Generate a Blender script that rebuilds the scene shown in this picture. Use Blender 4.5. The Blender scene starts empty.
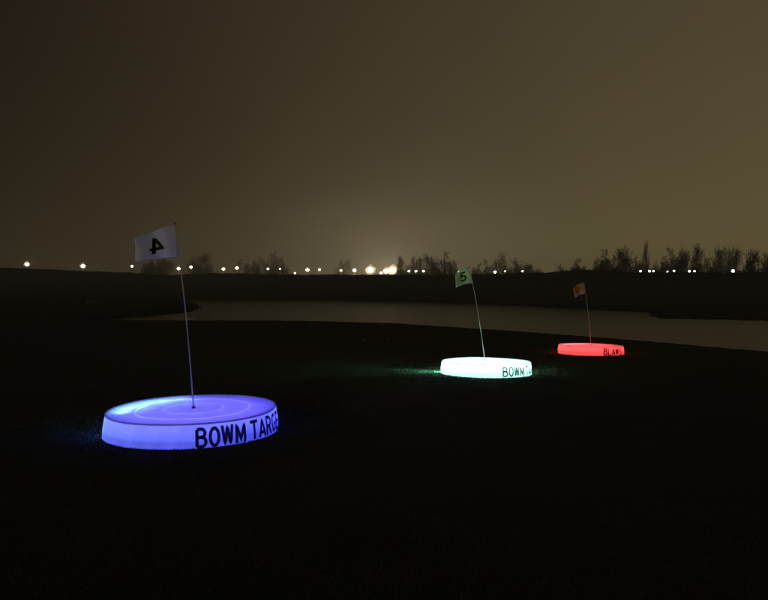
import bpy, bmesh, math, random
import numpy as np
from mathutils import Vector, Matrix

R = math.radians
random.seed(7); rng = np.random.default_rng(7)
scene = bpy.context.scene
COL = scene.collection

# ------------------------------------------------------------------ camera
CAM_H = 1.57
F = 630.0 / 768.0                      # focal length over frame width
PITCH = math.atan(15 / 630.0)
cd = bpy.data.cameras.new('camera'); cam = bpy.data.objects.new('camera', cd); COL.objects.link(cam)
cd.sensor_width = 36; cd.lens = 36 * F; cd.clip_end = 6000; cd.clip_start = 0.05
cam.location = (0, 0, CAM_H); cam.rotation_euler = (R(90) - PITCH, 0, 0)
scene.camera = cam

# ------------------------------------------------------------------ night sky lit from below by the town
world = bpy.data.worlds.new('World'); scene.world = world; world.use_nodes = True
nt = world.node_tree; N = nt.nodes; L = nt.links; N.clear()
def wn(t, **k):
    n = N.new(t)
    for a, b in k.items(): setattr(n, a, b)
    return n
def wmath(op, a, b=None, c=None):
    n = wn('ShaderNodeMath', operation=op)
    for i, v in enumerate((a, b, c)):
        if v is None: continue
        if isinstance(v, (int, float)): n.inputs[i].default_value = v
        else: L.new(v, n.inputs[i])
    return n.outputs[0]
tc = wn('ShaderNodeTexCoord'); sep = wn('ShaderNodeSeparateXYZ'); L.new(tc.outputs['Generated'], sep.inputs[0])
X, Y, Z = sep.outputs
el = wmath('MAXIMUM', Z, 0.0)
az = wmath('ARCTAN2', X, Y)
side = wmath('MULTIPLY_ADD', wmath('COSINE', wmath('SUBTRACT', az, R(45))), 0.5, 0.5)       # 1 towards the town, 0 away
side = wmath('POWER', side, 3.6)
low = wmath('EXPONENT', wmath('MULTIPLY', el, -5.2))                                        # light pollution thins with height
near = wmath('MULTIPLY', wmath('EXPONENT', wmath('MULTIPLY', wmath('POWER', wmath('SUBTRACT', az, R(1.5)), 2.0), -22.0)),
             wmath('EXPONENT', wmath('MULTIPLY', el, -9.0)))                               # works area with the floodlights
cloud = wn('ShaderNodeTexNoise'); cloud.inputs['Scale'].default_value = 2.2; cloud.inputs['Detail'].default_value = 4
L.new(tc.outputs['Generated'], cloud.inputs['Vector'])
mod = wmath('MULTIPLY_ADD', cloud.outputs['Fac'], 0.30, 0.85)
def colour(c, fac):
    n = wn('ShaderNodeMix', data_type='RGBA', blend_type='MULTIPLY'); n.inputs[0].default_value = 1
    n.inputs[6].default_value = (*c, 1); L.new(fac, n.inputs[7]); return n.outputs[2]
def cadd(a, b):
    n = wn('ShaderNodeMix', data_type='RGBA', blend_type='ADD'); n.inputs[0].default_value = 1
    L.new(a, n.inputs[6]); L.new(b, n.inputs[7]); return n.outputs[2]
base = colour((0.0045, 0.0010, 0.0016), mod)
town = colour((0.0755, 0.0624, 0.0195), wmath('MULTIPLY', wmath('MULTIPLY', low, side), mod))
up = colour((0.063, 0.0505, 0.0262), wmath('MULTIPLY', side, mod))
glow = colour((0.066, 0.058, 0.040), near)
sky = cadd(cadd(base, town), cadd(up, glow))
bg = wn('ShaderNodeBackground'); bg.inputs['Strength'].default_value = 1.0; L.new(sky, bg.inputs['Color'])
wo = wn('ShaderNodeOutputWorld'); L.new(bg.outputs[0], wo.inputs['Surface'])

# the single distant light: weak glow of the clubhouse side behind the photographer
sd = bpy.data.lights.new('sun', 'SUN'); sun = bpy.data.objects.new('sun', sd); COL.objects.link(sun)
sd.energy = 0.30; sd.angle = R(12); sd.color = (1.0, 0.93, 0.84)
sun.rotation_euler = (R(90 - 7), 0, R(-20)); sun.location = (-20, -40, 20)

vs = scene.view_settings
vs.view_transform = 'Standard'; vs.look = 'None'; vs.gamma = 1; vs.exposure = 0; vs.use_curve_mapping = False
scene.render.filter_size = 2.7
scene.cycles.use_denoising = True
scene.cycles.max_bounces = 8; scene.cycles.diffuse_bounces = 4
scene.cycles.sample_clamp_indirect = 4.0; scene.cycles.sample_clamp_direct = 14.0
scene.cycles.volume_bounces = 0

# ------------------------------------------------------------------ helpers
def at(px, py, dist):
    """point seen at photo position px,py standing dist metres ahead"""
    cx, cy = (px - 384) / 630.0, -(py - 300) / 630.0
    d = Vector((cx, math.cos(PITCH) + cy * math.sin(PITCH), -math.sin(PITCH) + cy * math.cos(PITCH)))
    return Vector((0, 0, CAM_H)) + d * (dist / d.y)
def on_level(px, py, z):
    cx, cy = (px - 384) / 630.0, -(py - 300) / 630.0
    d = Vector((cx, math.cos(PITCH) + cy * math.sin(PITCH), -math.sin(PITCH) + cy * math.cos(PITCH)))
    return Vector((0, 0, CAM_H)) + d * ((z - CAM_H) / d.z)

def mat(name, col, rough=0.8, spec=0.3, noise=None, bump=None, **extra):
    m = bpy.data.materials.new(name); m.use_nodes = True
    t = m.node_tree; p = t.nodes['Principled BSDF']
    p.inputs['Base Color'].default_value = (*col, 1); p.inputs['Roughness'].default_value = rough
    p.inputs['Specular IOR Level'].default_value = spec
    for k, v in extra.items(): p.inputs[k.replace('_', ' ')].default_value = v
    tcn = t.nodes.new('ShaderNodeTexCoord')
    if noise:
        sc, amt = noise
        nz = t.nodes.new('ShaderNodeTexNoise'); nz.inputs['Scale'].default_value = sc; nz.inputs['Detail'].default_value = 6
        t.links.new(tcn.outputs['Object'], nz.inputs['Vector'])
        mx = t.nodes.new('ShaderNodeMix'); mx.data_type = 'RGBA'
        mx.inputs[6].default_value = (*[c * (1 - amt) for c in col], 1); mx.inputs[7].default_value = (*[min(1, c * (1 + amt)) for c in col], 1)
        t.links.new(nz.outputs['Fac'], mx.inputs[0]); t.links.new(mx.outputs[2], p.inputs['Base Color'])
    if bump:
        sc, st, dist = bump
        nz = t.nodes.new('ShaderNodeTexNoise'); nz.inputs['Scale'].default_value = sc; nz.inputs['Detail'].default_value = 5
        t.links.new(tcn.outputs['Object'], nz.inputs['Vector'])
        b = t.nodes.new('ShaderNodeBump'); b.inputs['Strength'].default_value = st; b.inputs['Distance'].default_value = dist
        t.links.new(nz.outputs['Fac'], b.inputs['Height']); t.links.new(b.outputs[0], p.inputs['Normal'])
    return m

def mesh_obj(name, verts, faces, material, parent=None, smooth=False):
    me = bpy.data.meshes.new(name); me.from_pydata(verts, [], faces); me.update()
    if smooth: me.polygons.foreach_set('use_smooth', [True] * len(me.polygons))
    me.materials.append(material)
    o = bpy.data.objects.new(name, me); COL.objects.link(o)
    if parent: o.parent = parent
    return o
def empty(name, loc, label, cat, group=None):
    o = bpy.data.objects.new(name, None); COL.objects.link(o); o.location = loc; o.empty_display_size = 0.2
    o['label'] = label; o['category'] = cat
    if group: o['group'] = group
    return o
def tag(o, label, cat, group=None):
    o['label'] = label; o['category'] = cat
    if group: o['group'] = group
def tube(path, radii, n=6, close=True):
    """verts and faces of a tube along path"""
    vs_, fs = [], []
    pts = [Vector(p) for p in path]
    for i, p in enumerate(pts):
        d = (pts[min(i + 1, len(pts) - 1)] - pts[max(i - 1, 0)]).normalized()
        a = d.cross(Vector((0.31, 0.95, 0.05)));
        if a.length < 1e-3: a = d.cross(Vector((1, 0, 0)))
        a.normalize(); b = d.cross(a)
        for k in range(n):
            t = 2 * math.pi * k / n
            vs_.append(p + (a * math.cos(t) + b * math.sin(t)) * radii[i])
    for i in range(len(pts) - 1):
        for k in range(n):
            fs.append((i * n + k, i * n + (k + 1) % n, (i + 1) * n + (k + 1) % n, (i + 1) * n + k))
    if close:
        fs.append(tuple(range(n))[::-1]); fs.append(tuple(range((len(pts) - 1) * n, len(pts) * n)))
    return vs_, fs
def lathe(profile, n, skip=None):
    vs_, fs = [], []
    for (r, z) in profile:
        for k in range(n):
            a = 2 * math.pi * k / n
            vs_.append((r * math.cos(a), r * math.sin(a), z))
    for i in range(len(profile) - 1):
        for k in range(n):
            if skip and skip(i, k): continue
            fs.append((i * n + k, i * n + (k + 1) % n, (i + 1) * n + (k + 1) % n, (i + 1) * n + k))
    return vs_, fs

# ------------------------------------------------------------------ terrain
WATER_Z = -1.0
SLOPE = 0.034
near_shore = [(-260, 319.5), (60, 320.5), (150, 321), (260, 321), (330, 322), (400, 324), (450, 327.5), (505, 331), (560, 335), (623, 340), (680, 345), (768, 354), (900, 368)]
far_shore = [(1100, 330), (900, 322.5), (768, 320.5), (662, 318.5), (654, 316), (651, 312.5), (600, 310), (540, 307), (480, 304.5), (420, 302.5), (340, 300), (250, 299), (150, 298.3), (86, 298.8)]
isl = [(96, 302.2), (150, 301.6), (196, 303.5), (202, 308), (190, 312.5), (160, 315.6), (126, 318.2), (98, 320.6), (84, 322.5), (70, 316)]        # dark spit seen in the water
def polyw(pts): return [(p.x, p.y) for p in (on_level(a, b, WATER_Z) for a, b in pts)]
lake = np.array(polyw([(86, 320.8)] + near_shore[2:] + far_shore))
island = np.array(polyw(isl))
crest = [(-420, 262, 135), (-150, 265, 132), (0, 267.5, 130), (60, 270, 130), (110, 272, 130), (200, 273, 130), (300, 274.5, 130), (400, 274.8, 118), (500, 274.5, 105), (545, 273.0, 97),
         (580, 270.5, 92), (610, 271.5, 88), (660, 273, 84), (768, 272.5, 80), (950, 271, 76), (1400, 270, 72)]
crest_w = [at(*c) for c in crest]

def seg_dist(P, A, B):
    ab = B - A; t = np.clip(((P - A) @ ab) / (ab @ ab), 0, 1)
    return np.linalg.norm(P - (A + t[:, None] * ab), axis=1), t
def signed(P, poly):
    d = np.full(len(P), 1e9); ins = np.zeros(len(P), bool); n = len(poly)
    for i in range(n):
        A, B = poly[i], poly[(i + 1) % n]
        d = np.minimum(d, seg_dist(P, A, B)[0])
        c = (A[1] > P[:, 1]) != (B[1] > P[:, 1])
        with np.errstate(divide='ignore', invalid='ignore'):
            xi = (B[0] - A[0]) * (P[:, 1] - A[1]) / (B[1] - A[1]) + A[0]
        ins ^= c & (P[:, 0] < xi)
    return np.where(ins, -d, d)
def wav(P, s, seed):
    r = np.random.default_rng(seed); o = np.zeros(len(P))
    for k in range(6):
        a = r.uniform(0, 6.28); f = (2 * math.pi / s) * r.uniform(0.6, 1.8); ph = r.uniform(0, 6.28)
        o += np.sin((P[:, 0] * math.cos(a) + P[:, 1] * math.sin(a)) * f + ph)
    return o / 6
def height(P):
    P = np.atleast_2d(np.asarray(P, float))
    y = P[:, 1]
    h = np.where(y < 22, -SLOPE * y, -22 * SLOPE - 0.15 * (1 - np.exp(-(y - 22) * SLOPE / 0.15)))
    far = 1 / (1 + np.exp(-(y - 140) / 12)); h = h * (1 - far) + 0.4 * far
    h += 0.02 * wav(P, 4.5, 3) * np.clip((np.hypot(P[:, 0], y) - 9) / 8, 0, 1)
    best = np.full(len(P), 1e9); hc = np.zeros(len(P))
    for a, b in zip(crest_w[:-1], crest_w[1:]):
        d, t = seg_dist(P, np.array([a.x, a.y]), np.array([b.x, b.y]))
        hh = a.z + (b.z - a.z) * t
        m = d < best; best = np.where(m, d, best); hc = np.where(m, hh, hc)
    w = np.exp(-(best / 9.0) ** 2)
    h = h * (1 - w) + (hc + 0.16 * wav(P, 7, 5) + 0.12 * wav(P, 2.2, 9)) * w
    sdl = signed(P, lake); sdi = signed(P, island)
    shore = sdl + 0.5 * wav(P, 6, 11) * np.clip((y - 30) / 40, 0.15, 1)
    sdi = sdi + 0.5 * wav(P, 5, 13)
    bed = np.where(shore > 0, WATER_Z + 0.14 * shore + 0.03 * np.maximum(shore, 0) ** 2, WATER_Z + np.maximum(-1.0, 0.25 * shore))
    isle = np.where(sdi < 0, WATER_Z + np.minimum(0.55, -0.3 * sdi), -9)
    return np.where(shore > 0, np.minimum(h, np.maximum(bed, -9)), np.maximum(bed, isle))

def spaced(marks):
    out = []
    for (a, b, s) in marks: out += list(np.arange(a, b, s))
    return np.array(out + [marks[-1][1]])
gx = spaced([(-500, -300, 50), (-300, -120, 12), (-120, -60, 3), (-60, -12, 0.9), (-12, 24, 0.45), (24, 60, 0.9), (60, 130, 3), (130, 300, 12), (300, 500, 50)])
gy = spaced([(-200, -20, 20), (-20, 2, 2), (2, 62, 0.5), (62, 150, 1.2), (150, 300, 10), (300, 640, 40)])
GX, GY = np.meshgrid(gx, gy); P = np.stack([GX.ravel(), GY.ravel()], 1)
Zt = height(P)
nx, ny = len(gx), len(gy)
idx = np.arange(nx * ny).reshape(ny, nx)
fq = np.stack([idx[:-1, :-1], idx[:-1, 1:], idx[1:, 1:], idx[1:, :-1]], -1).reshape(-1, 4)
M_turf = mat('turf', (0.058, 0.062, 0.046), 0.95, 0.05, noise=(1.3, 0.45), bump=(60, 0.8, 0.03))
ground = mesh_obj('ground', np.column_stack([P, Zt]).tolist(), fq.tolist(), M_turf, smooth=True)
ground['kind'] = 'structure'

M_water = mat('lake_water', (0.03, 0.03, 0.028), 0.14, 0.5, IOR=1.33)
t = M_water.node_tree; p = t.nodes['Principled BSDF']
tcn = t.nodes.new('ShaderNodeTexCoord')
n1 = t.nodes.new('ShaderNodeTexNoise'); n1.inputs['Scale'].default_value = 1.6; n1.inputs['Detail'].default_value = 6; n1.inputs['Roughness'].default_value = 0.65
t.links.new(tcn.outputs['Object'], n1.inputs['Vector'])
bp = t.nodes.new('ShaderNodeBump'); bp.inputs['Strength'].default_value = 0.3; bp.inputs['Distance'].default_value = 0.16
t.links.new(n1.outputs['Fac'], bp.inputs['Height']); t.links.new(bp.outputs[0], p.inputs['Normal'])
ext = [(-90, 25), (90, 15), (90, 140), (-90, 140)]
water = mesh_obj('water', [(x, y, WATER_Z) for x, y in ext], [(0, 1, 2, 3)], M_water); water['kind'] = 'structure'

def gz(x, y): return float(height([(x, y)])[0])

# ------------------------------------------------------------------ glowing targets
RAD = 1.05; WALL = 0.30
def fabric(name, through=0.45, tone=1.0):
    m = bpy.data.materials.new(name); m.use_nodes = True; t = m.node_tree; t.nodes.clear()
    o = t.nodes.new('ShaderNodeOutputMaterial'); mx = t.nodes.new('ShaderNodeMixShader'); mx.inputs[0].default_value = through
    d = t.nodes.new('ShaderNodeBsdfDiffuse'); tr = t.nodes.new('ShaderNodeBsdfTranslucent')
    tcn = t.nodes.new('ShaderNodeTexCoord')
    nz = t.nodes.new('ShaderNodeTexNoise'); nz.inputs['Scale'].default_value = 5; nz.inputs['Detail'].default_value = 7; nz.inputs['Roughness'].default_value = 0.7
    t.links.new(tcn.outputs['Object'], nz.inputs['Vector'])
    cr = t.nodes.new('ShaderNodeValToRGB'); cr.color_ramp.elements[0].position = 0.3; cr.color_ramp.elements[1].position = 0.75
    cr.color_ramp.elements[0].color = (*[0.66 * tone] * 3, 1); cr.color_ramp.elements[1].color = (*[0.86 * tone] * 3, 1)
    t.links.new(nz.outputs['Fac'], cr.inputs[0])
    for b in (d, tr): t.links.new(cr.outputs[0], b.inputs['Color'])
    bp = t.nodes.new('ShaderNodeBump'); bp.inputs['Strength'].default_value = 0.25; bp.inputs['Distance'].default_value = 0.02
    n2 = t.nodes.new('ShaderNodeTexNoise'); n2.inputs['Scale'].default_value = 9; t.links.new(tcn.outputs['Object'], n2.inputs['Vector'])
    t.links.new(n2.outputs['Fac'], bp.inputs['Height']); t.links.new(bp.outputs[0], d.inputs['Normal'])
    t.links.new(d.outputs[0], mx.inputs[1]); t.links.new(tr.outputs[0], mx.inputs[2]); t.links.new(mx.outputs[0], o.inputs[0])
    return m
M_fabric = fabric('white_translucent_fabric'); M_cover = fabric('dim_cover_fabric', 0.24); M_seam = fabric('seam_fabric', 0.42); M_band = fabric('dim_band_fabric', 0.24)  # top cover and lower band made less translucent to darken them
M_hoop = mat('hoop_plastic', (0.5, 0.5, 0.5), 0.5)
M_ink = mat('black_print', (0.008, 0.008, 0.012), 0.6, 0.2)
M_vinyl = fabric('black_vinyl', 0.8, 0.055)
M_dark = mat('dark_plastic', (0.02, 0.02, 0.02), 0.5)

def arc(cx, cy, rx, ry, a0, a1, n=9):
    return [(cx + rx * math.cos(R(a0 + (a1 - a0) * i / n)), cy + ry * math.sin(R(a0 + (a1 - a0) * i / n))) for i in range(n + 1)]
GLYPH = {   # centre lines of heavy condensed capitals in a cell one high
    'B': [[(.09, .09), (.09, .91)], [(.09, .91), (.30, .91)] + arc(.30, .72, .19, .19, 90, -90) + [(.09, .53)], [(.09, .53), (.32, .53)] + arc(.32, .31, .21, .22, 90, -90) + [(.09, .09)]],
    'O': [arc(.31, .5, .22, .41, 0, 360, 24)],
    'W': [[(.06, .98), (.19, .05), (.34, .95), (.49, .05), (.62, .98)]],
    'M': [[(.09, .02), (.09, .95), (.34, .22), (.59, .95), (.59, .02)]],
    'T': [[(.02, .91), (.58, .91)], [(.30, .91), (.30, .02)]],
    'A': [[(.05, .02), (.30, .95), (.55, .02)], [(.14, .28), (.46, .28)]],
    'R': [[(.09, .02), (.09, .91), (.30, .91)] + arc(.30, .69, .20, .22, 90, -90) + [(.09, .47)], [(.30, .47), (.53, .02)]],
    'G': [arc(.31, .5, .22, .41, 55, 300, 16) + [(.53, .22), (.53, .46), (.33, .46)]],
    'E': [[(.52, .91), (.09, .91), (.09, .09), (.54, .09)], [(.09, .51), (.48, .51)]],
    'L': [[(.09, .98), (.09, .09), (.52, .09)]],
    'S': [arc(.30, .71, .20, .20, 40, 270, 9) + arc(.30, .30, .21, .21, 90, -140, 9)],
    '4': [[(.48, .02), (.48, .93), (.07, .30), (.66, .30)]],
    '5': [[(.55, .91), (.16, .91), (.12, .53), (.20, .57)] + arc(.30, .34, .24, .25, 100, -150, 10)],
}
def stroke_strip(line, th, V, Fc, depth):
    """adds a mitred band along a centre line, cut short enough to bend round a drum"""
    pts = [Vector((x, y)) for x, y in line]; fine = [pts[0]]
    for p_, q_ in zip(pts[:-1], pts[1:]):
        k = max(1, int((q_ - p_).length / 0.14))
        fine += [p_.lerp(q_, (i + 1) / k) for i in range(k)]
    fine = [q for i, q in enumerate(fine) if i == 0 or (q - fine[i - 1]).length > 1e-4]
    closed = (fine[0] - fine[-1]).length < 1e-4
    if closed: fine = fine[:-1]
    n = len(fine); o = len(V)
    for i, q_ in enumerate(fine):
        a_ = fine[i - 1] if (i or closed) else None; b_ = fine[(i + 1) % n] if (i < n - 1 or closed) else None
        d1 = (q_ - a_).normalized() if a_ is not None else (b_ - q_).normalized()
        d2 = (b_ - q_).normalized() if b_ is not None else d1
        n1_, n2_ = Vector((-d1.y, d1.x)), Vector((-d2.y, d2.x)); m_ = (n1_ + n2_)
        m_ = m_.normalized() if m_.length > 1e-3 else n1_
        s_ = min(1 / max(m_.dot(n1_), 0.25), 2.4)
        for sg in (-1, 1): V.append((q_.x + m_.x * sg * th / 2 * s_, min(1.0, max(0.0, q_.y + m_.y * sg * th / 2 * s_)), depth))
    for i in range(n if closed else n - 1):
        j = (i + 1) % n; Fc.append((o + 2 * i, o + 2 * j, o + 2 * j + 1, o + 2 * i + 1))
def glyph_run(text, th=0.165):
    V, Fc, x = [], [], 0.0
    for ch in text:
        if ch == ' ': x += 0.20; continue
        v, f = [], []
        for k, st in enumerate(GLYPH[ch]): stroke_strip(st, th, v, f, 0.0004 * (k % 3))
        o = len(V); V += [(a_ + x, b_, c_) for a_, b_, c_ in v]; Fc += [tuple(i + o for i in q) for q in f]
        x += 0.76 if ch in 'WM' else 0.66
    return V, Fc, x
def fit(v, w, h):
    xs = [a[0] for a in v]; ys = [a[1] for a in v]; x0, x1, y0, y1 = min(xs), max(xs), min(ys), max(ys)
    return [((a[0] - x0) / (x1 - x0) * w, (a[1] - y0) / (y1 - y0) * h) for a in v]

def target(loc, rotz, tilt, label, words, start_deg, deg_per, light, hotcol, kw, khot, kleak, seed):
    rn = random.Random(seed)
    root = empty('illuminated_target', loc, label, 'golf target', None)
    root.rotation_euler = (tilt, 0, rotz)
    n = 120
    RT = RAD - 0.035
    # side wall with a gap low on the left flank, cut to let the leak light out
    rows = [(RAD - 0.012, 0.0), (RAD, 0.014), (RAD + 0.002, 0.085), (RAD - 0.001, 0.115), (RAD - 0.006, 0.16), (RAD - 0.014, 0.22), (RT + 0.012, 0.265), (RT + 0.004, 0.286)]
    k0 = int(n * 0.5)
    v, f = lathe(rows, n)
    v2 = []
    for (x, y, z) in v:
        a = math.atan2(y, x); s = 1 + 0.0035 * math.sin(7 * a + seed) * (z / WALL) + 0.002 * math.sin(19 * a + 2 * seed)
        v2.append((x * s, y * s, z + 0.004 * math.sin(3 * a + seed) * (z / WALL)))
    upper = [q for q in f if q[0] // n >= 3]; low_f = [q for q in f if q[0] // n < 3 and not (q[0] // n < 2 and abs(q[0] % n - k0) <= 2)]
    wall = mesh_obj('side_wall', v2, upper, M_fabric, root, True)
    mesh_obj('wall_band', v2, low_f, M_band, root, True)  # lower wall split off as a less translucent band to dim it
    for part in (wall, root.children[-1]):
        bm = bmesh.new(); bm.from_mesh(part.data); bmesh.ops.delete(bm, geom=[q for q in bm.verts if not q.link_faces], context='VERTS'); bm.to_mesh(part.data); bm.free()
    # piping round the top edge
    pv, pf = [], []
    for k in range(n):
        a = 2 * math.pi * k / n
        for j in range(8):
            b = 2 * math.pi * j / 8
            r = RT - 0.002 + 0.012 * math.cos(b)
            pv.append((r * math.cos(a), r * math.sin(a), WALL - 0.006 + 0.011 * math.sin(b) + 0.004 * math.sin(3 * a + seed)))
    for k in range(n):
        for j in range(8):
            pf.append((k * 8 + j, ((k + 1) % n) * 8 + j, ((k + 1) % n) * 8 + (j + 1) % 8, k * 8 + (j + 1) % 8))
    mesh_obj('edge_piping', pv, pf, M_fabric, wall, True)
    # top cover: slack cloth stretched over two hoops
    prof = []; N_R = 90
    r1, r2 = 0.36 * RT, 0.68 * RT
    for i in range(N_R + 1):
        r = 0.012 + (RT - 0.008 - 0.012) * i / N_R
        sag = 0.0
        for a, b, dp in ((0, r1, 0.012), (r1, r2, 0.016), (r2, RT, 0.020)):
            if a <= r <= b: sag = -dp * math.sin(math.pi * (r - a) / (b - a)) ** 0.8
        ridge = 0.009 * math.exp(-((r - r1) / 0.016) ** 2) + 0.009 * math.exp(-((r - r2) / 0.016) ** 2)
        prof.append((r, WALL - 0.006 + sag + ridge))
    def seam(i): return min(abs(prof[i][0] - r1), abs(prof[i + 1][0] - r1), abs(prof[i][0] - r2), abs(prof[i + 1][0] - r2)) < 0.010
    def wob(v):
        out = []
        for (x, y, z) in v:
            a = math.atan2(y, x); rr = math.hypot(x, y)
            out.append((x, y, z + 0.004 * math.sin(3 * a + seed) * rr / RT + 0.003 * math.sin(11 * a + 9 * rr + seed) * math.sin(math.pi * rr / RT)))
        return out
    v, f = lathe(prof, n, skip=lambda i, k: seam(i))
    top = mesh_obj('top_cover', wob(v), f, M_cover, root, True)
    for rr in (r1, r2):                                  # seam rings set more translucent than the cover so they show lighter
        ids = [i for i in range(N_R) if seam(i) and abs(prof[i][0] - rr) < 0.05]
        v, f = lathe([prof[i] for i in ids] + [prof[ids[-1] + 1]], n)
        mesh_obj('seam_ring', wob(v), f, M_seam, top, True)
    # lettering wrapped round the wall
    tv, tf, run = glyph_run(words)
    lv_ = []
    for (a, h, dp) in tv:
        phi = R(start_deg) + R(deg_per) * a / 0.685; z = 0.030 + 0.232 * h
        rr = float(np.interp(z, [r[1] for r in rows], [r[0] for r in rows])) + 0.0085 + dp
        lv_.append((rr * math.sin(phi), -rr * math.cos(phi), z))
    lo = mesh_obj('lettering', lv_, tf, M_vinyl, wall)
    # led unit on the floor inside
    bv, bf = lathe([(0.001, 0.0), (0.085, 0.0), (0.085, 0.022), (0.07, 0.032), (0.001, 0.032)], 20)
    lx, ly = -0.60, 0.16
    led = mesh_obj('led_unit', [(a + lx, b + ly, c + 0.004) for a, b, c in bv], bf, M_dark, root)
    deep = [c ** 1.7 for c in light]
    def lamp(name, pos, w, size=0.03, col=light):
        ld = bpy.data.lights.new(name, 'POINT'); ld.energy = w; ld.color = col; ld.shadow_soft_size = size
        lo_ = bpy.data.objects.new(name, ld); COL.objects.link(lo_); lo_.parent = root; lo_.location = pos
    ad = bpy.data.lights.new('led_panel', 'AREA'); ad.shape = 'DISK'; ad.size = 1.86; ad.energy = kw; ad.color = light
    ao = bpy.data.objects.new('led_panel', ad); COL.objects.link(ao); ao.parent = root; ao.location = (0, 0, 0.138); ao.rotation_euler = (math.pi, 0, 0)
    for ang, w in ((172, 0.8), (158, 1.0), (144, 1.0), (130, 1.0), (116, 1.0), (102, 0.6)):
        lamp('led_lamp', (0.86 * math.cos(R(ang)), 0.86 * math.sin(R(ang)), 0.20), khot * w, 0.05, hotcol)
    for k in range(10): lamp('fill_lamp', (0.66 * math.cos(k * 0.6283), 0.66 * math.sin(k * 0.6283), 0.035), kw * 0.15, 0.03, deep)  # ring of fill lamps added to deepen the lower wall colour
    sp = bpy.data.lights.new('led_leak', 'SPOT'); sp.energy = kleak; sp.color = [c ** 3 for c in light]; sp.spot_size = R(80); sp.spot_blend = 0.6; sp.shadow_soft_size = 0.045
    so = bpy.data.objects.new('led_leak', sp); COL.objects.link(so); so.parent = root; so.location = (-0.88, 0.0, 0.075); so.rotation_euler = (0, R(82), 0)
    return root

def slope_at(px, dist):
    x = (px - 384) / 630.0 * dist
    return Vector((x, dist, gz(x, dist) - 0.008))
P1, P2, P3 = slope_at(192.6, 7.9), slope_at(486, 14.75), slope_at(591, 20.9)
target(P1, math.atan2(-P1.x, P1.y), -0.01, 'round drum target glowing blue violet with flag number four above it', 'BOWM TARGET', 0.8, 8.1, (0.118, 0.10, 1.0), (0.20, 0.50, 1.0), 56, 9, 10, 1)
target(P2, math.atan2(-P2.x, P2.y), -0.034, 'round drum target glowing white and pale green, spilling green light on grass', 'BOWM TARGET', 20, 8.3, (0.55, 1.0, 0.88), (0.7, 1.0, 0.9), 900, 20, 260, 2)
target(P3, math.atan2(-P3.x, P3.y), -0.034, 'small far round drum target glowing red at the lake edge', 'BLAWS', 21.5, 8.4, (1.0, 0.062, 0.075), (1.0, 0.22, 0.22), 72, 9, 1.5, 3)

# ------------------------------------------------------------------ flags
M_pole = mat('white_pole', (0.5, 0.5, 0.49), 0.45)
M_cloth_white = mat('flag_white', (0.78, 0.78, 0.80), 0.9, 0.1, noise=(30, 0.06))
M_cloth_green = mat('flag_green', (0.60, 0.78, 0.40), 0.9, 0.1, noise=(30, 0.06))
M_cloth_pale = mat('flag_pale', (0.44, 0.38, 0.31), 0.9, 0.1, noise=(30, 0.06))
M_orange = mat('orange_print', (0.52, 0.10, 0.03), 0.8, 0.1)
M_num_green = mat('green_print', (0.02, 0.05, 0.015), 0.8, 0.1)

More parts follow.
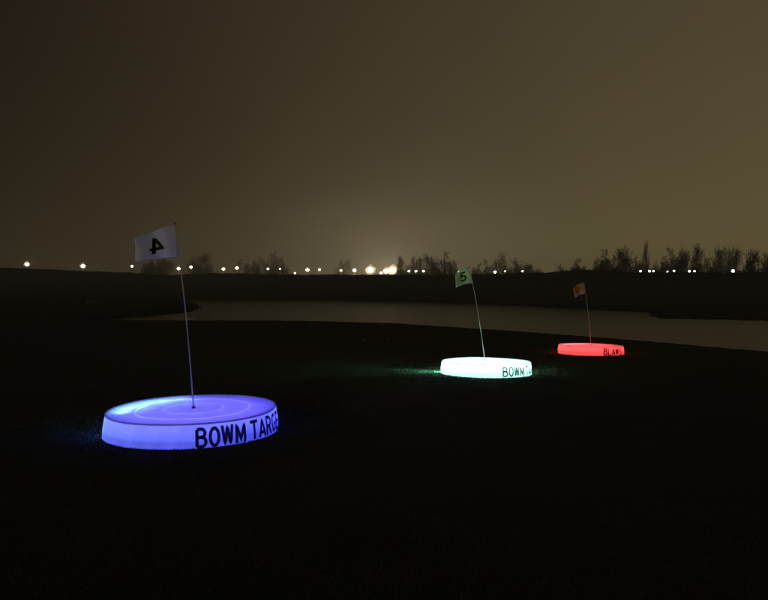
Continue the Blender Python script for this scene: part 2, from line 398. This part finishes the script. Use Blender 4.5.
def golf_flag(base_px, tip_px, dist, corners, label, cloth, print_mat, digit, mirror, droop, z0):
    """corners: hoist top, hoist bottom, fly top, fly bottom as seen; the cloth swings a little towards the viewer"""
    b = at(base_px[0], base_px[1], dist); b.z = z0
    tip = at(tip_px[0], tip_px[1], dist)
    root = empty('golf_flag', b, label, 'golf flag')
    L_ = tip - b
    path = []
    for i in range(11):
        s = i / 10; q = L_ * s
        q.x += -0.035 * math.sin(math.pi * s) * -0.6
        path.append(q)
    v, f = tube(path, [0.0085 - 0.003 * i / 10 for i in range(11)], 8)
    pole = mesh_obj('pole', v, f, M_pole, root, True)
    v, f = lathe([(0.001, -0.03), (0.026, -0.03), (0.026, 0.002), (0.016, 0.007), (0.0115, 0.024), (0.001, 0.026)], 16)
    mesh_obj('pole_socket', v, f, M_dark, root, True)
    v, f = lathe([(0.001, 0.0), (0.010, 0.0), (0.011, 0.012), (0.007, 0.022), (0.001, 0.025)], 10)
    cap = mesh_obj('pole_cap', [(a + path[-1].x, c + path[-1].y, d + path[-1].z - 0.004) for a, c, d in v], f, M_dark, pole, True)
    ht, hb, ft, fb = [at(px, py, dist) - b for px, py in corners]
    rise = [0.10, 0.14]
    def surf(u, w, off=0.0):
        """u 0 hoist .. 1 fly, w 0 top .. 1 bottom"""
        A = ht.lerp(hb, w); B = ft.lerp(fb, w)
        q = A.lerp(B, u)
        q.z += droop * math.sin(math.pi * u) * (1 - 0.5 * w)
        q.y += -0.16 * u - 0.035 * math.sin(2.4 * math.pi * u + 1.3 * w) * min(1, u * 3) + 0.02 * math.sin(5 * w) * u
        q.y -= off
        return q
    nu, nw = 24, 18
    vs_ = [surf(i / nu, j / nw) for j in range(nw + 1) for i in range(nu + 1)]
    vs_ += [surf(i / nu, j / nw, -0.003) for j in range(nw + 1) for i in range(nu + 1)]
    n1_ = (nu + 1) * (nw + 1); fs = []
    for j in range(nw):
        for i in range(nu):
            a = j * (nu + 1) + i
            fs.append((a, a + nu + 1, a + nu + 2, a + 1)); fs.append((n1_ + a, n1_ + a + 1, n1_ + a + nu + 2, n1_ + a + nu + 1))
    ring = [i for i in range(nu + 1)] + [j * (nu + 1) + nu for j in range(1, nw + 1)] + [nw * (nu + 1) + i for i in range(nu - 1, -1, -1)] + [j * (nu + 1) for j in range(nw - 1, 0, -1)]
    for a, c in zip(ring, ring[1:] + ring[:1]): fs.append((a, c, n1_ + c, n1_ + a))
    fl = mesh_obj('flag_cloth', vs_, fs, cloth, root, True)
    if digit:
        tv, tf, run = glyph_run(digit, 0.17)
        ax0, ax1, aw0, aw1 = 0.30, 0.68, 0.20, 0.82
        for off in (0.0035, -0.0065):
            pts = [surf(ax0 + (ax1 - ax0) * (x if mirror else 1 - x), aw1 + (aw0 - aw1) * y, off + (d_[2] if off > 0 else -d_[2])) for (x, y), d_ in zip(fit(tv, 1, 1), tv)]
            mesh_obj('numeral', pts, tf, print_mat, fl)
    else:
        m_ = 10
        for off in (0.0035, -0.0065):
            pts = [surf(0.34 + 0.56 * i / m_, 0.10 + 0.56 * j / m_, off) for j in range(m_ + 1) for i in range(m_ + 1)]
            mesh_obj('print_patch', pts, [(j * 11 + i, (j + 1) * 11 + i, (j + 1) * 11 + i + 1, j * 11 + i + 1) for j in range(m_) for i in range(m_)], print_mat, fl)
    return root
golf_flag((193.5, 401), (175, 224), 7.93, [(175.6, 225.5), (178, 257), (140.5, 240), (141.5, 262.5)], 'white flag with black number four on a thin leaning pole', M_cloth_white, M_ink, '4', True, 0.025, P1.z + WALL - 0.002)
golf_flag((485, 361), (469.5, 267), 14.75, [(469.8, 267.5), (472.3, 283), (454.5, 275), (454.8, 287.5)], 'pale green flag with dark number five on a thin leaning pole', M_cloth_green, M_num_green, '5', False, 0.05, P2.z + WALL - 0.002)
golf_flag((591, 348), (584, 282), 20.9, [(584.2, 283), (585.2, 293.5), (571.5, 288.5), (573.5, 297.5)], 'small pale flag with orange print above the red target', M_cloth_pale, M_orange, None, False, 0.05, P3.z + WALL - 0.002)

# ------------------------------------------------------------------ bare winter trees
M_bark = mat('bark', (0.045, 0.036, 0.026), 0.95, 0.1, noise=(3, 0.3))
M_twig = mat('twigs', (0.034, 0.027, 0.019), 0.95, 0.1, noise=(0.5, 0.3))
M_scrub = mat('scrub', (0.035, 0.033, 0.020), 0.95, 0.1, noise=(0.8, 0.35))
def bare_tree(seed, spread, upright, levels=5, twig_r=0.019):
    rn = random.Random(seed)
    trunk_v, trunk_f, crown_v, crown_f = [], [], [], []
    def put(V, Fc, path, rad, n):
        o = len(V); v, f = tube(path, rad, n, False); V += v; Fc += [tuple(i + o for i in q) for q in f]
    def grow(p, d, length, r, lev):
        path, rad = [p], [r]
        k = 4 if lev < 2 else 3
        for i in range(k):
            d = (d + Vector((rn.gauss(0, .11), rn.gauss(0, .11), rn.gauss(0.04 * upright, .07)))).normalized()
            p = p + d * length / k; path.append(p); rad.append(r * (1 - 0.5 * (i + 1) / k))
        if lev <= 1: put(trunk_v, trunk_f, path, rad, 6)
        else: put(crown_v, crown_f, path, [max(q, twig_r) for q in rad], 3)
        if lev >= levels: return
        nb = [6, 5, 4, 4, 3, 0][lev]
        for j in range(nb):
            s = 0.32 + 0.68 * (j + rn.random()) / nb
            q = path[min(k, int(s * k))].lerp(path[min(k, int(s * k) + 1)], s * k % 1)
            az_ = rn.uniform(0, 6.283); tilt = R(rn.uniform(24, 58)) * spread
            a = d.orthogonal().normalized(); b = d.cross(a)
            nd = (d * math.cos(tilt) + (a * math.cos(az_) + b * math.sin(az_)) * math.sin(tilt)); nd.z += 0.12 * upright; nd.normalize()
            grow(q, nd, length * rn.uniform(0.52, 0.74), max(rad[-1] * rn.uniform(0.7, 1.0), 0.006), lev + 1)
    grow(Vector((0, 0, -0.05)), Vector((0, 0, 1)), 0.42 * 10, 0.17, 0)
    zs = max(v.z for v in crown_v); rs = sorted(math.hypot(v.x, v.y) for v in crown_v)[int(len(crown_v) * 0.93)]
    out = []
    for nm, V, Fc, m in (('trunk', trunk_v, trunk_f, M_bark), ('crown', crown_v, crown_f, M_twig)):
        me = bpy.data.meshes.new(nm); me.from_pydata([(v.x / rs, v.y / rs, v.z / zs) for v in V], [], Fc); me.update(); me.materials.append(m); out.append(me)
    return out
variants = [bare_tree(s, sp, u) for s, sp, u in ((1, 1.25, 0.2), (2, 1.4, 0.0), (3, 1.05, 0.5), (4, 1.3, 0.2), (5, 1.15, 0.3))]
poplar = bare_tree(9, 0.5, 1.6, 5, 0.008)
for me in poplar:
    for v in me.vertices:
        k = 1.15 - 0.75 * max(0, v.co.z); v.co.x *= k; v.co.y *= k
def tree(px, top, width, dist, label, group, var, kind='bare_tree'):
    tp = at(px, top, dist); z = gz(tp.x, tp.y) - 0.1
    h = tp.z - z; w = width / 630.0 * dist / 2 * 1.15
    root = empty(kind, (tp.x, tp.y, z), label, 'tree', group)
    root.rotation_euler = (0, 0, random.uniform(0, 6.28)); root.scale = (w, w, h)
    for me in var:
        o = bpy.data.objects.new(me.name, me); COL.objects.link(o); o.parent = root
TL = [  # px, top, width, dist, label
    (152, 256, 34, 192, 'bare winter tree standing behind the white number four flag'),
    (201, 253, 28, 192, 'round bare winter tree between two lamps left of the white flag pole'),
    (243, 258, 16, 194, 'low bare tree standing beside the pair of dark trees'),
    (258, 255, 16, 192, 'narrower bare tree of the dark pair among small lamps'),
    (276, 250, 20, 192, 'taller bare tree of the dark pair among small lamps'),
    (343, 257, 15, 192, 'single small bare tree before the blazing floodlights'),
]
for q in TL: tree(*q[:4], q[4], 'bare trees along the far bank', random.choice(variants))
for (px, top, w), lb in zip(((404, 255, 14), (416, 254, 16), (428, 253, 18), (441, 250, 18), (452, 258, 14)),
        ('bare tree right beside the most dazzling floodlight', 'second bare tree from the most dazzling floodlight, over the three small lamps', 'third bare tree from the most dazzling floodlight, over the three small lamps',
         'tallest bare tree of the clump between floodlights and green flag', 'short bare tree ending the floodlight clump next to the green flag')):
    tree(px, top, w, 164, lb, 'bare trees in the clump beside the floodlights', random.choice(variants))
for (px, top, w), lb in zip(((479, 262, 14), (489, 258, 14), (502, 250, 16), (516, 256, 18), (531, 262, 14)),
        ('low bare tree right next to the green flag pole top', 'bare tree between the green flag and a white lamp', 'tallest bare tree of the low clump between the smaller flags',
         'bare tree with a faint lamp at its foot in the low clump', 'lowest bare tree ending the clump before the gap by the orange flag')):
    tree(px, top, w, 178, lb, 'bare trees between the two smaller flags', random.choice(variants))
tree(648, 237, 13, 140, 'tallest slender tree rising above the other bare trees', None or 'bare trees along the far bank', poplar, 'slender_tree')
for (px, top, w), lb in zip(((561, 262, 14), (581, 257, 20), (600, 255, 18), (612, 247, 22), (626, 243, 26), (637, 254, 18), (660, 254, 16)),
        ('small lone bare tree in the gap before the orange flag', 'bare tree rising straight behind the orange flag', 'bare tree just past the orange flag towards the tallest tree',
         'third bare tree before the slender tallest tree', 'broad tall bare tree two before the slender tallest tree', 'low bare tree touching the slender tallest tree, over a white light', 'low bare tree just after the slender tallest tree')):
    tree(px, top, w, 140, lb, 'bare trees beside the tallest tree', random.choice(variants))
for k, (px, top, w) in enumerate(((672, 245, 22), (686, 245, 20), (703, 243, 20), (718, 244, 20), (735, 244, 16), (752, 246, 22), (767, 246, 24), (790, 244, 24))):
    nth = ('first', 'second', 'third', 'fourth', 'fifth', 'sixth', 'seventh', 'eighth')[k]
    tree(px, top, w, 138, nth + ' wide bare tree in the row counted from the slender tallest tree', 'row of bare trees above the low white lights', random.choice(variants))

# scrub at the foot of the trees
def scrub_mesh(seed):
    rn = random.Random(seed); V, Fc = [], []
    for i in range(420):
        a = rn.uniform(0, 6.283); r = math.sqrt(rn.random()) * 0.8; x, y = r * math.cos(a), r * math.sin(a)
        h = math.sqrt(max(0.05, 1 - 1.3 * r * r)) * rn.uniform(0.5, 1.0); lx, ly = rn.gauss(0, .18), rn.gauss(0, .18)
        o = len(V); v, f = tube([(x * .6, y * .6, -0.05), (x * .85 + lx * .4, y * .85 + ly * .4, h * .5), (x + lx, y + ly, h)], [0.016, 0.013, 0.008], 3, False)
        V += v; Fc += [tuple(k + o for k in q) for q in f]
        for _ in range(4):
            c = Vector((x + lx * rn.random(), y + ly * rn.random(), h * rn.uniform(.3, 1)))
            d = Vector((rn.gauss(0, .07), rn.gauss(0, .07), rn.gauss(0, .05))); e = Vector((rn.gauss(0, .05), rn.gauss(0, .05), rn.gauss(0, .06)))
            o = len(V); V += [c, c + d, c + e]; Fc.append((o, o + 1, o + 2))
    me = bpy.data.meshes.new('branches'); me.from_pydata([tuple(v) for v in V], [], Fc); me.materials.append(M_scrub); return me
scrubs = [scrub_mesh(s) for s in (21, 22, 23)]
def shrub(px, top, width, dist, label, group):
    tp = at(px, top, dist); z = gz(tp.x, tp.y) - 0.1; w = width / 630.0 * dist / 2
    o = bpy.data.objects.new('shrub', random.choice(scrubs)); COL.objects.link(o)
    o.location = (tp.x, tp.y, z); o.scale = (w, w, max(0.5, tp.z - z)); o.rotation_euler = (0, 0, random.uniform(0, 6.28))
    tag(o, label, 'shrub', group)
def shrub_label(px):
    for lim, w in ((600, 'behind the orange flag'), (636, 'between the orange flag and the slender tallest tree'), (662, 'around the foot of the slender tallest tree'),
                   (684, 'between the slender tallest tree and the paired white lights'), (706, 'right behind the paired white lights'), (728, 'between the paired white lights and the single bright light'), (746, 'behind the single bright white light')):
        if px < lim: return 'dense dark shrub ' + w
    return 'dense dark shrub past the single bright white light, away from the paired lights'
for px in range(566, 790, 11):
    shrub(px + random.uniform(-4, 4), random.uniform(258, 266) + (5 if px < 590 else 0), random.uniform(20, 30), random.uniform(128, 136), shrub_label(px), 'undergrowth below the right hand trees')
for px in (400, 410, 424, 436, 447):
    shrub(px, random.uniform(264, 268), 20, 161, {400: 'dark shrub directly beside the most dazzling floodlight', 447: 'dark shrub closing the floodlight clump next to the green flag', 436: 'dark shrub under the tallest tree of the floodlight clump'}.get(px, 'dark shrub behind the row of three small lamps'), 'undergrowth beside the floodlights')
for px in (483, 496, 510, 524, 538):
    shrub(px, random.uniform(265, 268), 20, 174, 'dark shrub at the foot of the low clump between the smaller flags', 'undergrowth between the smaller flags')
for px, t_ in ((146, 262), (161, 263), (196, 262), (208, 262), (256, 264), (270, 262), (282, 264), (343, 267)):
    shrub(px, t_ - 1, 19, 188, {146: 'dark shrub behind the lower edge of the white flag', 161: 'dark shrub behind the lower edge of the white flag', 196: 'dark shrub under the round tree by the white flag pole', 208: 'dark shrub under the round tree by the white flag pole', 343: 'lone dark shrub under the single small tree by the floodlights'}.get(px, 'dark shrub under the dark pair of trees among small lamps'), 'undergrowth below the scattered trees')

# ------------------------------------------------------------------ lamps on the far side
def emit(name, col, s):
    m = bpy.data.materials.new(name); m.use_nodes = True; t = m.node_tree; t.nodes.clear()
    e = t.nodes.new('ShaderNodeEmission'); e.inputs[0].default_value = (*col, 1); e.inputs[1].default_value = s
    o = t.nodes.new('ShaderNodeOutputMaterial'); t.links.new(e.outputs[0], o.inputs[0]); return m
def halo_mat():  # material of the shell added round each lamp for a soft halo
    m = bpy.data.materials.new('halo_shell_mat'); m.use_nodes = True; t = m.node_tree; t.nodes.clear()
    o = t.nodes.new('ShaderNodeOutputMaterial'); mx = t.nodes.new('ShaderNodeMixShader'); mx.inputs[0].default_value = 0.011
    a = t.nodes.new('ShaderNodeBsdfTransparent'); b = t.nodes.new('ShaderNodeBsdfTranslucent'); b.inputs[0].default_value = (0.95, 0.90, 0.80, 1)
    t.links.new(a.outputs[0], mx.inputs[1]); t.links.new(b.outputs[0], mx.inputs[2]); t.links.new(mx.outputs[0], o.inputs[0]); return m
M_halo = halo_mat()
M_metal = mat('lamp_post_metal', (0.10, 0.10, 0.10), 0.6)
G = 1.5
LAMPS = {k: emit(k + '_lamp', c, e * G) for k, c, e in (
    ('amber', (1.0, 0.80, 0.46), 75), ('faint', (1.0, 0.82, 0.55), 34), ('white', (1.0, 0.95, 0.85), 40),
    ('flood', (1.0, 0.84, 0.52), 290), ('red', (1.0, 0.74, 0.48), 420), ('low', (1.0, 0.95, 0.86), 40))}
def globe(r):
    bm = bmesh.new(); bmesh.ops.create_icosphere(bm, subdivisions=2, radius=r)
    for v in bm.verts: v.co.z *= 0.82
    me = bpy.data.meshes.new('lamp_globe'); bm.to_mesh(me); bm.free()
    return me
def street_lamp(px, py, kind, size, dist, label, group=None, name='street_lamp'):
    size *= {'low_light': 0.56, 'floodlight': 1.0}.get(name, 0.78)
    c = at(px, py, dist); z = gz(c.x, c.y) - 0.05; h = c.z - z
    root = empty(name, (c.x, c.y, z), label, 'lamp', group)
    v, f = tube([(0, 0, 0), (0, 0, h * 0.5), (0, 0, h - size * 1.6)], [0.09, 0.07, 0.05], 8)
    mesh_obj('post', v, f, M_metal, root)
    v, f = lathe([(0.001, h + size * 2.05), (size * 0.20, h + size * 2.0), (size * 0.42, h + size * 1.82), (size * 0.40, h + size * 1.77), (0.001, h + size * 1.80)], 12)
    mesh_obj('cap', v, f, M_metal, root)
    if name != 'low_light':
        sh = globe(size * 1.9); sh.name = 'halo_shell'; sh.materials.append(M_halo); q = bpy.data.objects.new('halo_shell', sh); COL.objects.link(q); q.parent = root; q.location = (0, 0, h)  # added shell, stands in for the glow around the lamp
        sh.polygons.foreach_set('use_smooth', [True] * len(sh.polygons))
    me = globe(size); me.materials.append(LAMPS[kind]); o = bpy.data.objects.new('lamp_globe', me); COL.objects.link(o); o.parent = root; o.location = (0, 0, h)
A = 'lamps along the far road'
street_lamp(27, 264.3, 'amber', 0.62, 185, 'warm bright lamp standing alone beyond the treeless end of bank', A)
street_lamp(83, 266, 'amber', 0.66, 185, 'warm bright lamp between the lone end lamp and the white flag', A)
street_lamp(132, 266.3, 'white', 0.34, 185, 'small white lamp beside the fly edge of the white flag', A)
street_lamp(178.7, 268.6, 'amber', 0.52, 185, 'yellow lamp right next to the white flag pole', A)
street_lamp(191, 267.2, 'faint', 0.44, 180, 'weaker lamp of the pair beside the white flag pole', A)
street_lamp(223.5, 269, 'faint', 0.52, 185, 'yellow lamp right of the round tree, lower of two neighbours', A)
street_lamp(237, 268, 'amber', 0.50, 185, 'yellow lamp right of the round tree, brighter of two neighbours', A)
street_lamp(268, 268.8, 'faint', 0.38, 180, 'small lamp between the trunks of the dark tree pair', A)
street_lamp(280, 268.8, 'faint', 0.26, 180, 'tiny lamp at the edge of the taller dark tree', A)
street_lamp(295, 273.2, 'faint', 0.28, 172, 'tiny lamp low on the crest of the bank', A)
street_lamp(307.5, 269.8, 'amber', 0.56, 185, 'yellow lamp midway between dark tree pair and single small tree', A)
street_lamp(319.5, 269.6, 'faint', 0.40, 185, 'weaker lamp nearest the single small bare tree', A)
street_lamp(341, 270.5, 'faint', 0.38, 180, 'small lamp shining at the foot of the single small tree', A)
street_lamp(354.5, 270.3, 'amber', 0.56, 178, 'yellow lamp between the single small tree and the floodlights', A)
street_lamp(370.5, 270, 'flood', 0.78, 178, 'large yellow floodlight beside the most dazzling one', A, 'floodlight')
street_lamp(386, 271, 'flood', 0.55, 178, 'smaller floodlight merging with the most dazzling one', A, 'floodlight')
street_lamp(393, 270.4, 'red', 0.85, 176, 'most dazzling floodlight on the bank with a reddish rim', A, 'floodlight')
street_lamp(381, 273, 'faint', 0.40, 172, 'low light on the bank between the two big floodlights', A)
for px in (409, 416, 423.5):
    street_lamp(px, 271.2, 'white', 0.30, 156, 'small white lamp in the row of three beside the floodlights', 'row of three small lamps', 'street_lamp')
street_lamp(459.5, 272.2, 'white', 0.42, 170, 'white lamp at the top corner of the green flag', A)
street_lamp(495, 272.0, 'white', 0.40, 166, 'white lamp in the low clump between the smaller flags', A)
street_lamp(505, 271.3, 'faint', 0.22, 166, 'very faint lamp in the low clump between the smaller flags', A)
street_lamp(522.5, 271.3, 'faint', 0.25, 166, 'faint lamp near the end of the low clump', A)
for px, s in ((640.5, .36), (649.5, .38), (653.5, .30)):  # low lights of open kind, drawn as lamps on posts
    street_lamp(px, 271.3, 'low', s, 122, 'low white light at the foot of the tallest tree', 'white lights at the tallest tree', 'low_light')
street_lamp(667.5, 271.5, 'low', 0.2, 122, 'faint low light between the two white light clusters', 'white lights under the right hand trees', 'low_light')
street_lamp(674, 271, 'low', 0.3, 122, 'soft low light beside the paired white lights', 'white lights under the right hand trees', 'low_light')
for px, s in ((689.5, .36), (694.5, .30)):
    street_lamp(px, 271.3, 'low', s, 122, 'paired low white light under the row of bare trees', 'paired white lights', 'low_light')
street_lamp(733, 271, 'low', 0.5, 122, 'single bright white light at the end under the bare trees', None, 'low_light')

# ------------------------------------------------------------------ golf balls and turf
M_ball = mat('golf_ball_white', (0.8, 0.8, 0.78), 0.4, bump=(260, 0.3, 0.002))
def ball(px, py, dist):
    c = at(px, py, dist); bm = bmesh.new(); bmesh.ops.create_icosphere(bm, subdivisions=3, radius=0.0214)
    me = bpy.data.meshes.new('golf_ball'); bm.to_mesh(me); bm.free(); me.materials.append(M_ball)
    o = bpy.data.objects.new('golf_ball', me); COL.objects.link(o); o.location = (c.x, c.y, gz(c.x, c.y) + 0.02)
    tag(o, 'pale golf ball lying on the dark grass between blue target and lake', 'golf ball', 'golf balls left on the grass')
ball(364.5, 342, 27.5); ball(388, 341.5, 28)

def turf():
    n = 150000
    u = rng.random(n); d = 2.6 + 24 * u ** 1.5
    a = rng.uniform(-0.62, 0.62, n); x = np.tan(a) * d; y = d
    ring = 45000                                              # thicker round the targets where light reaches it
    for c in (P1, P2, P3):
        r = RAD + 0.02 + 1.3 * rng.random(ring // 3) ** 1.5; t_ = rng.uniform(0, 6.283, ring // 3)
        x = np.append(x, c.x + r * np.cos(t_)); y = np.append(y, c.y + r * np.sin(t_))
    keep = np.ones(len(x), bool)
    for c in (P1, P2, P3): keep &= np.hypot(x - c.x, y - c.y) > RAD + 0.012
    x, y = x[keep], y[keep]; n = len(x)
    z = height(np.stack([x, y], 1)) - 0.004
    th = rng.uniform(0, 6.283, n); w = 0.0035 * rng.uniform(.7, 1.5, n) * np.clip(np.hypot(x, y) / 6, 1, 2.5); h = rng.uniform(0.012, 0.034, n)
    lx, ly = rng.normal(0, .012, n), rng.normal(0, .012, n)
    V = np.empty((n, 3, 3))
    V[:, 0] = np.stack([x - w * np.cos(th), y - w * np.sin(th), z], 1); V[:, 1] = np.stack([x + w * np.cos(th), y + w * np.sin(th), z], 1)
    V[:, 2] = np.stack([x + lx, y + ly, z + h], 1)
    o = mesh_obj('grass', V.reshape(-1, 3).tolist(), np.arange(3 * n).reshape(-1, 3).tolist(), mat('grass_blades', (0.046, 0.055, 0.034), 0.85, 0.1, noise=(2, 0.4)))
    o['kind'] = 'stuff'; tag(o, 'short mown dark grass around the glowing targets', 'grass')
turf()

def rough_grass():
    n = 26000; seg = rng.integers(2, len(crest_w) - 2, n); t_ = rng.random(n)
    A_ = np.array([tuple(c) for c in crest_w]); c = A_[seg] + (A_[seg + 1] - A_[seg]) * t_[:, None]
    x, y = c[:, 0] + rng.normal(0, 2.0, n), c[:, 1] + rng.normal(0, 3.0, n)
    m = 14000; sh = np.vstack([lake[13:], lake[:1]]); sg = rng.integers(0, len(sh) - 1, m); t_ = rng.random(m)
    q = sh[sg] + (sh[sg + 1] - sh[sg]) * t_[:, None]
    ok = np.linalg.norm(sh[sg + 1] - sh[sg], axis=1) < 40
    x = np.append(x, q[ok, 0] + rng.normal(0, 0.5, ok.sum())); y = np.append(y, q[ok, 1] + rng.normal(0.2, 0.6, ok.sum()))
    n = len(x); z = height(np.stack([x, y], 1)); k = z > WATER_Z - 0.06; x, y, z = x[k], y[k], z[k] - 0.03; n = len(x)
    clump = 0.5 + 0.5 * wav(np.stack([x, y], 1), 3.5, 77) * 1.6
    th = rng.uniform(0, 6.283, n); w = rng.uniform(.012, .03, n); h = rng.uniform(0.12, 0.42, n) * np.clip(clump, 0.25, 1.6); lx, ly = rng.normal(0, .1, n), rng.normal(0, .1, n)
    V = np.empty((n, 3, 3)); V[:, 0] = np.stack([x - w * np.cos(th), y - w * np.sin(th), z], 1); V[:, 1] = np.stack([x + w * np.cos(th), y + w * np.sin(th), z], 1); V[:, 2] = np.stack([x + lx, y + ly, z + h], 1)
    o = mesh_obj('rough_grass', V.reshape(-1, 3).tolist(), np.arange(3 * n).reshape(-1, 3).tolist(), M_scrub)
    o['kind'] = 'stuff'; tag(o, 'rough dark grass along the bank crest and lake shore', 'grass')
rough_grass()

# ------------------------------------------------------------------ damp night air
HAZE = 0.0008
def haze():
    bm = bmesh.new(); bmesh.ops.create_cube(bm, size=1)
    for v in bm.verts: v.co = Vector((v.co.x * 1010, 220 + v.co.y * 850, 0)) + Vector((0, 0, 24 if v.co.z > 0 else -3.2))
    me = bpy.data.meshes.new('haze'); bm.to_mesh(me); bm.free()
    m = bpy.data.materials.new('damp_air'); m.use_nodes = True; t = m.node_tree; t.nodes.clear()
    vp = t.nodes.new('ShaderNodeVolumePrincipled'); vp.inputs['Color'].default_value = (0.9, 0.9, 0.88, 1)
    vp.inputs['Density'].default_value = HAZE; vp.inputs['Anisotropy'].default_value = 0.3
    o = t.nodes.new('ShaderNodeOutputMaterial'); t.links.new(vp.outputs[0], o.inputs['Volume'])
    me.materials.append(m); ob = bpy.data.objects.new('haze', me); COL.objects.link(ob); ob['kind'] = 'stuff'
    tag(ob, 'thin damp night air over the lake and far bank', 'haze')
haze()
